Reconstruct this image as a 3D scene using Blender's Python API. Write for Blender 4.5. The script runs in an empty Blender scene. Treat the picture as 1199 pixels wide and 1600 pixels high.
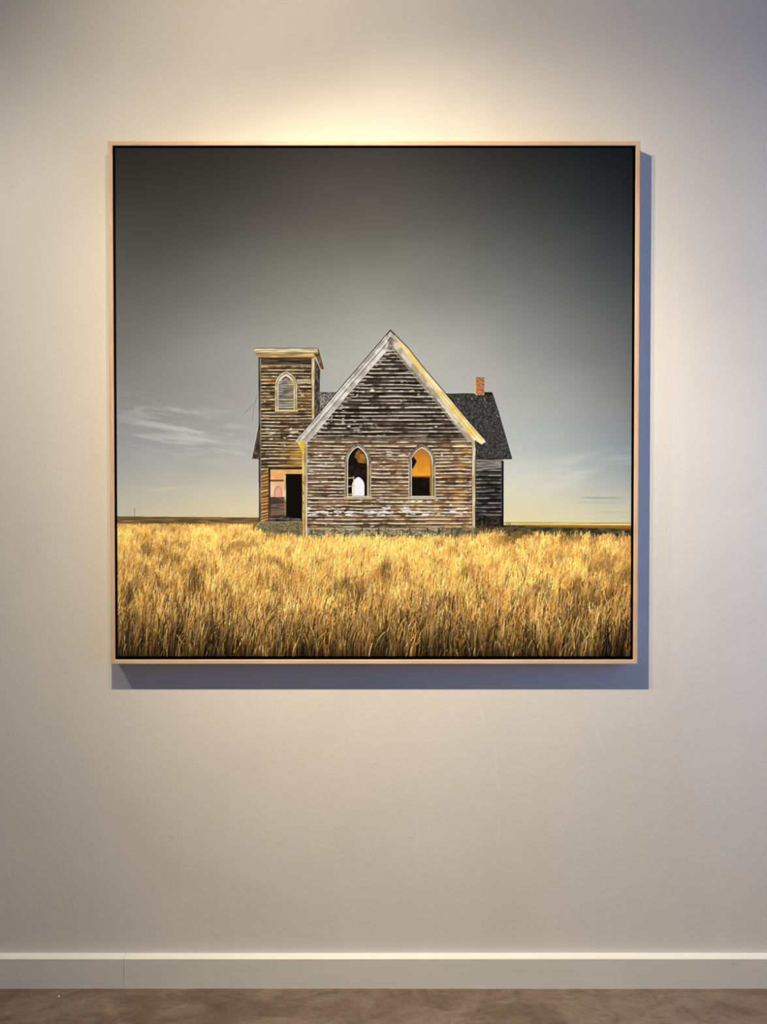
import bpy, bmesh, math, random
import numpy as np
from mathutils import Vector

scn = bpy.context.scene
COL = scn.collection
PI = math.pi

# ------------------------------------------------------------------ camera
W_PX, H_PX, F_PX = 1199.0, 1600.0, 1200.0      # photograph size, focal length in its pixels
CAM_D = 2.10                                   # metres from the wall
PITCH = math.radians(-0.9)
BOARD_T = 0.020                                # baseboard thickness


def ray(px, py):
    """direction of a photo pixel in the world (camera looks along +y, pitched a little down)"""
    a, b = (px - W_PX / 2) / F_PX, -(py - H_PX / 2) / F_PX
    c, s = math.cos(PITCH), math.sin(PITCH)
    return a, c - b * s, s + b * c


_r = ray(600, 1545)                            # foot of the baseboard stands on the floor z = 0
CAM_Z = -_r[2] / _r[1] * (CAM_D - BOARD_T)


def on_plane(px, py, y):
    """where a pixel meets the vertical plane y = const parallel to the wall"""
    d = ray(px, py)
    t = (y + CAM_D) / d[1]
    return d[0] * t, CAM_Z + d[2] * t


def on_floor(px, py):
    d = ray(px, py)
    t = -CAM_Z / d[2]
    return d[0] * t, -CAM_D + d[1] * t


cam_data = bpy.data.cameras.new('camera')
cam = bpy.data.objects.new('camera', cam_data)
COL.objects.link(cam)
cam.location = (0, -CAM_D, CAM_Z)
cam.rotation_euler = (PI / 2 + PITCH, 0, 0)
cam_data.sensor_fit = 'VERTICAL'
cam_data.sensor_height = 24.0
cam_data.lens = 24.0 * F_PX / H_PX
cam_data.clip_start = 0.02
scn.camera = cam

# ------------------------------------------------------------------ colour management, world, lights
vs = scn.view_settings
scn.display_settings.display_device = 'sRGB'
vs.view_transform = 'Standard'
vs.look = 'None'
vs.exposure = 0.0
vs.gamma = 1.0
vs.use_curve_mapping = False

world = bpy.data.worlds.new('world')
scn.world = world
world.use_nodes = True
bg = world.node_tree.nodes['Background']
bg.inputs['Color'].default_value = (0.55, 0.70, 1.0, 1)
bg.inputs['Strength'].default_value = 1.0

ROOM_L, ROOM_R, ROOM_F, ROOM_H = -3.6, 1.85, -5.2, 3.15   # room extents in metres


def spot(name, loc, target, watts, colour, cone=80, blend=1.0, radius=0.012):
    d = bpy.data.lights.new(name, 'SPOT')
    d.energy = watts
    d.color = colour
    d.spot_size = math.radians(cone)
    d.spot_blend = blend
    d.shadow_soft_size = radius
    o = bpy.data.objects.new(name, d)
    COL.objects.link(o)
    o.location = loc
    o.rotation_euler = (Vector(target) - Vector(loc)).to_track_quat('-Z', 'Y').to_euler()
    return o


WARM = (1.0, 0.82, 0.53)
# ceiling track about a metre from the wall. The head above the picture has a bright core, a field
# and a wide spill; two weak heads hang beside it and another one farther along the track
HEAD = (-0.40, -1.08, 2.76)
POWER = 1.5
spot('track_light_core', HEAD, (0.36, 0, 1.10), 52 * POWER, WARM, 68)
spot('track_light_beam', HEAD, (0.20, 0, 0.74), 50 * POWER, WARM, 75)
spot('track_light_field', HEAD, (0.56, 0, 0.45), 58 * POWER, WARM, 110)
spot('track_light_spill', HEAD, (0.10, 0, 2.30), 22 * POWER, WARM, 155)
spot('track_light_weak_a', (-0.63, -1.08, 2.76), (0.80, 0, 1.00), 46 * POWER, WARM, 84)
spot('track_light_weak_b', (-0.17, -1.08, 2.76), (-0.70, 0, 1.10), 22 * POWER, WARM, 90)
spot('track_light_far', (-1.75, -1.08, 2.76), (-0.45, 0, 0.35), 36 * POWER, (1.0, 0.90, 0.76), 110)
spot('floor_bounce_fill', (-1.15, -1.6, 3.10), (-1.15, -1.65, 0), 300, (1.0, 0.92, 0.76), 48)  # unseen fill lamp, added so its floor bounce warms the lower left wall

# daylight of the shop window in the right wall
WY0, WY1, WZ0, WZ1 = -1.75, -0.30, 0.30, 2.60
d = bpy.data.lights.new('window_daylight', 'AREA')
d.shape = 'RECTANGLE'
d.size, d.size_y = WY1 - WY0 - 0.1, WZ1 - WZ0 - 0.1
d.energy = 17
d.color = (0.22, 0.45, 1.0)
wl = bpy.data.objects.new('window_daylight', d)
COL.objects.link(wl)
wl.location = (ROOM_R - 0.02, (WY0 + WY1) / 2, (WZ0 + WZ1) / 2)
wl.rotation_euler = Vector((-1, 0, 0)).to_track_quat('-Z', 'Z').to_euler()

# light field on the print (linear, per channel), measured off a grey print: used to turn the
# picture's seen colours into ink colours. Log of it as a quartic in u, v = 0..1
LIGHT = [[-0.276, 1.109, -0.787, 1.865, -2.290, 1.811, 3.130, 0.829, -0.584, -1.656, -4.260, 0.189, -1.540, 0.473, 1.652],
         [-0.416, 1.070, -0.726, 1.831, -2.265, 1.711, 3.098, 0.613, -0.456, -1.392, -4.156, 0.221, -1.772, 0.443, 1.758],
         [-0.638, 0.899, -0.491, 1.577, -2.065, 1.392, 3.131, -0.004, -0.148, -0.665, -4.229, 0.420, -2.223, 0.578, 1.902]]


# ------------------------------------------------------------------ materials
class Mat:
    def __init__(self, name):
        self.m = bpy.data.materials.new(name)
        self.m.use_nodes = True
        self.nt = self.m.node_tree
        self.b = self.nt.nodes['Principled BSDF']

    def n(self, t, **kw):
        nd = self.nt.nodes.new(t)
        for k, v in kw.items():
            if hasattr(nd, k):
                setattr(nd, k, v)
            else:
                nd.inputs[k].default_value = v
        return nd

    def l(self, a, b):
        self.nt.links.new(a, b)

    def coords(self, scale=(1, 1, 1), rot=(0, 0, 0)):
        tc = self.n('ShaderNodeTexCoord')
        mp = self.n('ShaderNodeMapping')
        mp.inputs['Scale'].default_value = scale
        mp.inputs['Rotation'].default_value = rot
        self.l(tc.outputs['Object'], mp.inputs['Vector'])
        return mp.outputs['Vector']

    def noise(self, vec, scale, detail=4, rough=0.55, dist=0.0):
        nd = self.n('ShaderNodeTexNoise')
        nd.inputs['Scale'].default_value = scale
        nd.inputs['Detail'].default_value = detail
        nd.inputs['Roughness'].default_value = rough
        nd.inputs['Distortion'].default_value = dist
        self.l(vec, nd.inputs['Vector'])
        return nd.outputs['Fac']

    def ramp(self, fac, stops):
        r = self.n('ShaderNodeValToRGB')
        el = r.color_ramp.elements
        while len(el) < len(stops):
            el.new(0.5)
        for e, (p, c) in zip(el, stops):
            e.position = p
            e.color = (c[0], c[1], c[2], 1)
        self.l(fac, r.inputs['Fac'])
        return r.outputs['Color']

    def mix(self, a, b, fac, mode='MIX'):
        m = self.n('ShaderNodeMix', data_type='RGBA', blend_type=mode)
        for sock, v in ((m.inputs['Factor'], fac), (m.inputs['A'], a), (m.inputs['B'], b)):
            if hasattr(v, 'links'):
                self.l(v, sock)
            elif isinstance(v, (int, float)):
                sock.default_value = v
            else:
                sock.default_value = (v[0], v[1], v[2], 1)
        return m.outputs['Result']

    def bump(self, h, strength, dist):
        b = self.n('ShaderNodeBump')
        b.inputs['Strength'].default_value = strength
        b.inputs['Distance'].default_value = dist
        self.l(h, b.inputs['Height'])
        self.l(b.outputs['Normal'], self.b.inputs['Normal'])

    def marks(self, col, spots):
        """scuffs and trowel scratches: soft ellipses (x, z, half length, half width, turn, tint) on an upright face"""
        tc = self.n('ShaderNodeTexCoord')
        wob = self.n('ShaderNodeTexNoise')
        wob.inputs['Scale'].default_value = 60
        self.l(tc.outputs['Object'], wob.inputs['Vector'])
        for x, z, a, b, turn, tint, amount in spots:
            off = self.n('ShaderNodeVectorMath', operation='MULTIPLY_ADD')
            self.l(wob.outputs['Color'], off.inputs[0])
            off.inputs[1].default_value = (b * 2.5, 0, b * 2.5)
            self.l(tc.outputs['Object'], off.inputs[2])
            mp = self.n('ShaderNodeMapping', vector_type='TEXTURE')
            mp.inputs['Location'].default_value = (x + b * 1.2, 0, z + b * 1.2)
            mp.inputs['Rotation'].default_value = (0, turn, 0)
            mp.inputs['Scale'].default_value = (a, 1, b)
            self.l(off.outputs[0], mp.inputs['Vector'])
            ln = self.n('ShaderNodeVectorMath', operation='LENGTH')
            self.l(mp.outputs[0], ln.inputs[0])
            rg = self.n('ShaderNodeMapRange', interpolation_type='SMOOTHSTEP')
            rg.inputs['From Min'].default_value = 1.0
            rg.inputs['From Max'].default_value = 0.4
            rg.inputs['To Max'].default_value = amount * 0.65
            self.l(ln.outputs['Value'], rg.inputs['Value'])
            col = self.mix(col, tint, rg.outputs[0])
        return col

    def set(self, colour=None, rough=0.6, spec=0.3):
        if colour is not None:
            if hasattr(colour, 'links'):
                self.l(colour, self.b.inputs['Base Color'])
            else:
                self.b.inputs['Base Color'].default_value = (colour[0], colour[1], colour[2], 1)
        self.b.inputs['Roughness'].default_value = rough
        self.b.inputs['Specular IOR Level'].default_value = spec
        return self.m


def mat_wall():
    m = Mat('trowelled_plaster_paint')
    v = m.coords()
    big = m.noise(v, 1.7, 5, 0.6, 0.4)
    col = m.ramp(big, [(0.30, (0.70, 0.685, 0.665)), (0.50, (0.735, 0.725, 0.705)), (0.72, (0.755, 0.745, 0.73))])
    vert = m.noise(m.coords((5.5, 5.5, 0.8)), 1.6, 6, 0.65, 0.8)          # trowel drags
    col = m.mix(col, m.ramp(vert, [(0.35, (0.965, 0.96, 0.955)), (0.62, (1, 1, 1))]), 0.35, 'MULTIPLY')
    def at(px, py):
        return on_plane(px, py, 0)
    dk, lt = (0.50, 0.48, 0.46), (0.82, 0.81, 0.79)
    col = m.marks(col, [
        at(268, 1309) + (0.010, 0.0025, 0.05, dk, 0.7), at(268, 1297) + (0.003, 0.002, 0.0, dk, 0.6),
        at(543, 1158) + (0.012, 0.0016, 0.6, dk, 0.6), at(815, 1138) + (0.085, 0.0016, 0.42, lt, 0.8),
        at(776, 1200) + (0.10, 0.0030, 1.50, lt, 0.75), at(779, 1300) + (0.08, 0.0026, 1.62, lt, 0.6),
        at(652, 1300) + (0.13, 0.0028, 1.58, lt, 0.5), at(755, 1120) + (0.06, 0.0032, 1.35, lt, 0.6),
        at(622, 1130) + (0.03, 0.0022, 1.45, dk, 0.3), at(600, 1447) + (0.03, 0.0016, 0.0, dk, 0.35),
        at(935, 1150) + (0.07, 0.0040, 1.25, lt, 0.5), at(20, 292) + (0.010, 0.0040, 0.3, dk, 0.35),
        at(102, 265) + (0.004, 0.0025, 0.2, dk, 0.35), at(830, 370) + (0.02, 0.002, 0.6, lt, 0.4)])
    fine = m.noise(v, 55, 5, 0.6)
    sw = m.noise(m.coords((1, 1, 0.45), (0, 0.5, 0)), 9, 6, 0.7, 1.2)
    h = m.mix(fine, sw, 0.6)
    m.bump(h, 0.27, 0.005)
    return m.set(col, 0.62, 0.25)


def mat_paint():
    m = Mat('satin_white_trim_paint')
    v = m.coords()
    n = m.noise(m.coords((0.6, 1, 3)), 9, 4, 0.6)
    col = m.ramp(n, [(0.3, (0.73, 0.745, 0.72)), (0.7, (0.77, 0.78, 0.755))])
    col = m.marks(col, [on_plane(25, 1521, -BOARD_T) + (0.0045, 0.0018, 1.5, (0.35, 0.34, 0.33), 0.8),
                        on_plane(1147, 1506.5, -BOARD_T) + (0.005, 0.0018, 0.1, (0.4, 0.39, 0.37), 0.7)])
    m.bump(m.noise(v, 70, 3), 0.12, 0.002)
    return m.set(col, 0.42, 0.4)


def mat_floor():
    m = Mat('stained_polished_concrete')
    v = m.coords((1, 1.6, 1))
    a = m.noise(v, 3.2, 7, 0.65, 1.4)
    col = m.ramp(a, [(0.28, (0.090, 0.060, 0.043)), (0.46, (0.150, 0.106, 0.080)), (0.58, (0.205, 0.158, 0.127)), (0.74, (0.165, 0.107, 0.058))])
    b = m.noise(m.coords((1, 2.5, 1), (0, 0, 0.5)), 14, 8, 0.72, 2.2)
    col = m.mix(col, m.ramp(b, [(0.36, (0.62, 0.60, 0.58)), (0.52, (1, 1, 1)), (0.70, (1.15, 1.13, 1.1))]), 0.75, 'MULTIPLY')
    g = m.noise(v, 160, 3, 0.7)
    col = m.mix(col, m.ramp(g, [(0.35, (0.8, 0.8, 0.8)), (0.65, (1.1, 1.1, 1.1))]), 0.5, 'MULTIPLY')
    m.bump(m.mix(b, g, 0.3), 0.10, 0.003)
    return m.set(col, 0.38, 0.45)


def mat_wood(scale, name):
    m = Mat(name)
    v = m.coords(scale)
    n = m.noise(v, 6, 6, 0.6, 0.5)
    col = m.ramp(n, [(0.28, (0.58, 0.395, 0.275)), (0.5, (0.68, 0.485, 0.35)), (0.75, (0.76, 0.56, 0.42))])
    s = m.noise(v, 34, 5, 0.6)
    col = m.mix(col, m.ramp(s, [(0.38, (0.86, 0.80, 0.74)), (0.6, (1, 1, 1))]), 0.6, 'MULTIPLY')
    m.bump(s, 0.08, 0.001)
    return m.set(col, 0.45, 0.35)


def mat_plain(name, colour, rough, spec=0.3, scale=40, amount=0.25):
    m = Mat(name)
    n = m.noise(m.coords(), scale, 4, 0.6)
    c = colour
    col = m.ramp(n, [(0.3, [x * (1 - amount) for x in c]), (0.7, [min(1, x * (1 + amount)) for x in c])])
    return m.set(col, rough, spec)


def mat_print():
    m = Mat('pigment_print_on_canvas')
    at = m.n('ShaderNodeAttribute')
    at.attribute_name = 'ink'
    v = m.coords()
    m.bump(m.noise(v, 900, 2), 0.05, 0.0006)
    m.l(at.outputs['Color'], m.b.inputs['Base Color'])
    m.b.inputs['Roughness'].default_value = 0.75
    m.b.inputs['Specular IOR Level'].default_value = 0.02
    return m.m


def mat_glass():
    m = Mat('clear_window_glass')
    tr = m.n('ShaderNodeBsdfTransparent')
    gl = m.n('ShaderNodeBsdfGlossy', Roughness=0.02)
    fr = m.n('ShaderNodeFresnel', IOR=1.45)
    mx = m.n('ShaderNodeMixShader')
    m.l(fr.outputs[0], mx.inputs[0])
    m.l(tr.outputs[0], mx.inputs[1])
    m.l(gl.outputs[0], mx.inputs[2])
    m.l(mx.outputs[0], m.nt.nodes['Material Output'].inputs['Surface'])
    return m.m


M_WALL, M_PAINT, M_FLOOR = mat_wall(), mat_paint(), mat_floor()
M_WOOD_H = mat_wood((0.7, 9, 9), 'maple_along_rail')
M_WOOD_V = mat_wood((9, 9, 0.7), 'maple_along_stile')
M_BLACK = mat_plain('black_liner_paint', (0.006, 0.006, 0.006), 0.8, 0.1)
M_CEIL = mat_plain('white_ceiling_paint', (0.72, 0.71, 0.69), 0.8, 0.2, 20, 0.03)
M_METAL = mat_plain('dark_anodised_window_frame', (0.06, 0.06, 0.065), 0.4, 0.5)
M_CRUMB = mat_plain('white_plaster_chip', (0.9, 0.9, 0.88), 0.7, 0.3, 200, 0.05)
M_PRINT, M_GLASS = mat_print(), mat_glass()


# ------------------------------------------------------------------ mesh helpers
def mesh_obj(name, verts, faces, mat, parent=None, kind=None, smooth=False):
    me = bpy.data.meshes.new(name)
    me.from_pydata(verts, [], faces)
    me.validate()
    bm = bmesh.new()
    bm.from_mesh(me)
    bmesh.ops.recalc_face_normals(bm, faces=bm.faces)
    bm.to_mesh(me)
    bm.free()
    me.materials.append(mat)
    o = bpy.data.objects.new(name, me)
    COL.objects.link(o)
    if parent:
        o.parent = parent
    if kind:
        o['kind'] = kind
    if smooth:
        for p in me.polygons:
            p.use_smooth = True
    return o


def box_data(x0, x1, y0, y1, z0, z1):
    v = [(x, y, z) for x in (x0, x1) for y in (y0, y1) for z in (z0, z1)]
    f = [(0, 1, 3, 2), (4, 6, 7, 5), (0, 4, 5, 1), (2, 3, 7, 6), (0, 2, 6, 4), (1, 5, 7, 3)]
    return v, f


def boxes(name, rects, mat, parent=None, kind=None):
    V, F = [], []
    for r in rects:
        v, f = box_data(*r)
        n = len(V)
        V += v
        F += [tuple(i + n for i in q) for q in f]
    return mesh_obj(name, V, F, mat, parent, kind)


def describe(o, label, cat=None, group=None):
    o['label'] = label
    if cat:
        o['category'] = cat
    if group:
        o['group'] = group
    return o


# ------------------------------------------------------------------ room shell
T = 0.12
o = boxes('floor', [(ROOM_L - T, ROOM_R + T, ROOM_F - T, T, -0.1, 0)], M_FLOOR, kind='structure')
describe(o, 'brown stained polished concrete floor in front of the wall')
o = boxes('wall_back', [(ROOM_L - T, ROOM_R + T, 0, T, 0, ROOM_H)], M_WALL, kind='structure')
describe(o, 'off-white trowelled plaster wall behind the framed picture')
o = boxes('ceiling', [(ROOM_L - T, ROOM_R + T, ROOM_F - T, T, ROOM_H, ROOM_H + 0.1)], M_CEIL, kind='structure')
describe(o, 'white ceiling above the gallery room')
o = boxes('wall_left', [(ROOM_L - T, ROOM_L, ROOM_F, 0, 0, ROOM_H)], M_CEIL, kind='structure')
describe(o, 'plain white wall on the left side of the room')
o = boxes('wall_front', [(ROOM_L, ROOM_R, ROOM_F - T, ROOM_F, 0, ROOM_H)], M_CEIL, kind='structure')
describe(o, 'plain white wall facing the framed picture')
R0, R1 = ROOM_R, ROOM_R + T
o = boxes('wall_right', [(R0, R1, ROOM_F, WY0, 0, ROOM_H), (R0, R1, WY1, 0, 0, ROOM_H),
                         (R0, R1, WY0, WY1, 0, WZ0), (R0, R1, WY0, WY1, WZ1, ROOM_H)], M_CEIL, kind='structure')
describe(o, 'white wall with a wide shop window on the right side')
w = bpy.data.objects.new('window_1', None)
COL.objects.link(w)
w['kind'] = 'structure'
describe(w, 'wide daylight shop window in the right wall')
WYM = (WY0 + WY1) / 2
fx = (R0 + 0.04, R1 - 0.02)
for y0, y1, z0, z1 in ((WY0, WY1, WZ0, WZ0 + 0.06), (WY0, WY1, WZ1 - 0.06, WZ1), (WY0, WY0 + 0.06, WZ0, WZ1),
                       (WY1 - 0.06, WY1, WZ0, WZ1), (WYM - 0.03, WYM + 0.03, WZ0, WZ1)):
    boxes('window_frame', [(fx[0], fx[1], y0, y1, z0, z1)], M_METAL, w)
for y0, y1 in ((WY0 + 0.06, WYM - 0.03), (WYM + 0.03, WY1 - 0.06)):
    boxes('pane', [(R0 + 0.065, R0 + 0.071, y0, y1, WZ0 + 0.06, WZ1 - 0.06)], M_GLASS, w)

# ------------------------------------------------------------------ baseboard: two lengths butted at a seam
zf = on_plane(600, 1498.2, -BOARD_T)[1]          # front top edge
zb = on_plane(600, 1489.0, 0)[1]                 # back top edge
seam = on_plane(193.5, 1520, -BOARD_T)[0]
base = bpy.data.objects.new('baseboard_back', None)
COL.objects.link(base)
base['kind'] = 'structure'
describe(base, 'white painted baseboard with sloped top ledge along the wall foot')


def board(x0, x1):
    # profile in y, z: square front, eased nose, sloping ledge back to the wall, caulk foot
    prof = [(0, 0), (-BOARD_T, 0.0), (-BOARD_T, zf - 0.0015), (-BOARD_T + 0.0006, zf - 0.0004),
            (-BOARD_T + 0.002, zf + 0.0006), (-0.0012, zb - 0.0004), (0, zb)]
    n = len(prof)
    steps = max(2, int((x1 - x0) / 0.05))
    rnd = random.Random(int(x0 * 100) + 999)
    V, F = [], []
    for i in range(steps + 1):
        x = x0 + (x1 - x0) * i / steps
        wob = 0.0006 * math.sin(x * 3.1) + rnd.uniform(-0.0002, 0.0002)
        for (y, z) in prof:
            V.append((x, y - (wob if -BOARD_T * 1.1 < y < -0.015 else 0), z + (wob * 0.7 if z > 0.01 else 0)))
    for i in range(steps):
        for k in range(n):
            a, b = i * n + k, i * n + (k + 1) % n
            F.append((a, b, b + n, a + n))
    F.append(tuple(range(n)))
    F.append(tuple(range(steps * n, steps * n + n)))
    return mesh_obj('board', V, F, M_PAINT, base)


board(ROOM_L, seam - 0.0004)
board(seam + 0.0004, ROOM_R)

# ------------------------------------------------------------------ framed picture
FD = 0.045                                       # frame front stands this far off the wall
fx0, _ = on_plane(170.9, 629, -FD)
fx1, _ = on_plane(998.8, 629, -FD)
_, fz1 = on_plane(600, 220.3, -FD)
_, fz0 = on_plane(600, 1037.6, -FD)
RAIL = 0.0118                                    # width of the frame face
art = bpy.data.objects.new('framed_photograph', None)
COL.objects.link(art)
art.location = ((fx0 + fx1) / 2, 0, fz0)
describe(art, 'large square framed photograph of an abandoned wooden church in golden grass', 'picture')
AX, AZ = art.location.x, art.location.z


def rail(p0, p1, inward, mat):
    """mitred length of moulding; p0, p1 outer corners (x, z), inward = unit vector to the picture"""
    cx, cz = inward
    dx, dz = p1[0] - p0[0], p1[1] - p0[1]
    L = math.hypot(dx, dz)
    dx, dz = dx / L, dz / L
    b = 0.0011
    # profile: (w from the outer edge inward, y)
    prof = [(0, -0.0015), (0, -FD + b), (b, -FD), (RAIL - b * 1.4, -FD), (RAIL, -FD + b * 1.4), (RAIL, -0.0015)]
    V, F = [], []
    n = len(prof)
    for end in (0, 1):
        for (wd, y) in prof:
            s = wd if end == 0 else L - wd
            x = p0[0] + dx * s + cx * wd
            z = p0[1] + dz * s + cz * wd
            V.append((x - AX, y, z - AZ))
    for k in range(n):
        F.append((k, (k + 1) % n, n + (k + 1) % n, n + k))
    F.append(tuple(range(n)))
    F.append(tuple(range(n, 2 * n)))
    o = mesh_obj('frame_rail', V, F, mat, art)
    o.data.materials.append(M_BLACK)                 # the rebate of the float frame is painted black
    mid = Vector((p0[0] + dx * L / 2 + cx * RAIL - AX, 0, p0[1] + dz * L / 2 + cz * RAIL - AZ))
    for p in o.data.polygons:
        if p.normal.dot(Vector((cx, 0, cz))) > 0.9 and abs((p.center - mid).dot(Vector((cx, 0, cz)))) < 1e-4:
            p.material_index = 1
    return o


rail((fx0, fz1), (fx1, fz1), (0, -1), M_WOOD_H)
rail((fx1, fz1), (fx1, fz0), (-1, 0), M_WOOD_V)
rail((fx1, fz0), (fx0, fz0), (0, 1), M_WOOD_H)
rail((fx0, fz0), (fx0, fz1), (1, 0), M_WOOD_V)

PY = -FD + 0.006                                 # face of the print, a little behind the frame lip
px0 = on_plane(182.3, 629, PY)[0]
px1 = on_plane(987.4, 629, PY)[0]
pz1 = on_plane(600, 231.3, PY)[1]
pz0 = on_plane(600, 1025.4, PY)[1]
# black tray of the float frame behind the print
boxes('backing_tray', [(fx0 + RAIL - AX, fx1 - RAIL - AX, -0.012, -0.002, fz0 + RAIL - AZ, fz1 - RAIL - AZ)], M_BLACK, art)
boxes('canvas_stretcher', [(px0 - AX, px1 - AX, PY + 0.0004, -0.012, pz0 - AZ, pz1 - AZ)], M_BLACK, art)


# ------------------------------------------------------------------ the picture on the print
#PAINT-BEGIN
SS = 3
OX, OY, CW, CH = 172, 222, 828, 814             # part of the photo frame that the drawing covers


def _hash(ix, iy, seed):
    h = (ix.astype(np.int64) * 374761393 + iy.astype(np.int64) * 668265263 + seed * 1442695041) & 0xFFFFFFFF
    h = ((h ^ (h >> 13)) * 1274126177) & 0xFFFFFFFF
    h = h ^ (h >> 16)
    return (h & 0xFFFFFF).astype(np.float32) / float(0xFFFFFF)


def vnoise(x, y, seed=0):
    xi, yi = np.floor(x), np.floor(y)
    fx, fy = (x - xi).astype(np.float32), (y - yi).astype(np.float32)
    fx = fx * fx * (3 - 2 * fx)
    fy = fy * fy * (3 - 2 * fy)
    a, b = _hash(xi, yi, seed), _hash(xi + 1, yi, seed)
    c, d_ = _hash(xi, yi + 1, seed), _hash(xi + 1, yi + 1, seed)
    return (a + (b - a) * fx) * (1 - fy) + (c + (d_ - c) * fx) * fy


def fbm(x, y, seed=0, octv=4, gain=0.55):
    s = w = 0.0
    a = 1.0
    for i in range(octv):
        s = s + a * vnoise(x * 2 ** i, y * 2 ** i, seed + 17 * i)
        w += a
        a *= gain
    return s / w


def step(e0, e1, x):
    t = np.clip((x - e0) / (e1 - e0), 0, 1)
    return t * t * (3 - 2 * t)


def c3(*c):
    return np.array(c, np.float32)


class Canvas:
    def __init__(self):
        self.a = np.zeros((CH * SS, CW * SS, 3), np.float32)

    def box(self, x0, y0, x1, y1):
        i0, i1 = int(max(0, (x0 - OX) * SS - 1)), int(min(CW * SS, (x1 - OX) * SS + 2))
        j0, j1 = int(max(0, (y0 - OY) * SS - 1)), int(min(CH * SS, (y1 - OY) * SS + 2))
        X, Y = np.meshgrid((np.arange(i0, i1) + 0.5) / SS + OX, (np.arange(j0, j1) + 0.5) / SS + OY)
        return (slice(j0, j1), slice(i0, i1)), X.astype(np.float32), Y.astype(np.float32)

    def mask(self, pts):
        xs, ys = [p[0] for p in pts], [p[1] for p in pts]
        sl, X, Y = self.box(min(xs), min(ys), max(xs), max(ys))
        m = np.zeros(X.shape, bool)
        n = len(pts)
        for i in range(n):
            xa, ya = pts[i]
            xb, yb = pts[(i + 1) % n]
            if ya == yb:
                continue
            m ^= ((ya > Y) != (yb > Y)) & (X < (xb - xa) * (Y - ya) / (yb - ya) + xa)
        return sl, X, Y, m

    def fill(self, pts, colour, alpha=1.0):
        """colour: rgb or f(X, Y) -> rgb array; alpha number or f(X, Y)"""
        sl, X, Y, m = self.mask(pts)
        c = colour(X, Y) if callable(colour) else np.broadcast_to(c3(*colour), X.shape + (3,))
        al = alpha(X, Y) if callable(alpha) else alpha
        w = (m * al)[..., None] if not np.isscalar(al) else (m.astype(np.float32) * al)[..., None]
        self.a[sl] = self.a[sl] * (1 - w) + c * w

    def line(self, pts, width, colour, alpha=1.0):
        for (xa, ya), (xb, yb) in zip(pts[:-1], pts[1:]):
            L = math.hypot(xb - xa, yb - ya) or 1
            nx, ny = -(yb - ya) / L * width / 2, (xb - xa) / L * width / 2
            self.fill([(xa + nx, ya + ny), (xb + nx, yb + ny), (xb - nx, yb - ny), (xa - nx, ya - ny)], colour, alpha)


def gothic(xl, xr, apex, spring, bottom, n=9):
    """outline of a pointed arch opening"""
    a, r = (xr - xl) / 2, spring - apex
    rad = (a * a + r * r) / (2 * a)                      # two arcs struck from the springing line
    top = math.acos((rad - a) / rad)
    left, right = [], []
    for i in range(n):
        th = top * i / (n - 1)
        dx, dy = rad - rad * math.cos(th), rad * math.sin(th)
        left.append((xl + dx, spring - dy))
        right.append((xr - dx, spring - dy))
    return [(xl, bottom)] + left + right[::-1][1:] + [(xr, bottom)]


def speckle(c0, c1, sx, sy, seed, lo=0.3, hi=0.7, octv=3):
    c0, c1 = c3(*c0), c3(*c1)

    def f(X, Y):
        t = step(lo, hi, fbm(X * sx, Y * sy, seed, octv))[..., None]
        return c0 * (1 - t) + c1 * t
    return f


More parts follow.
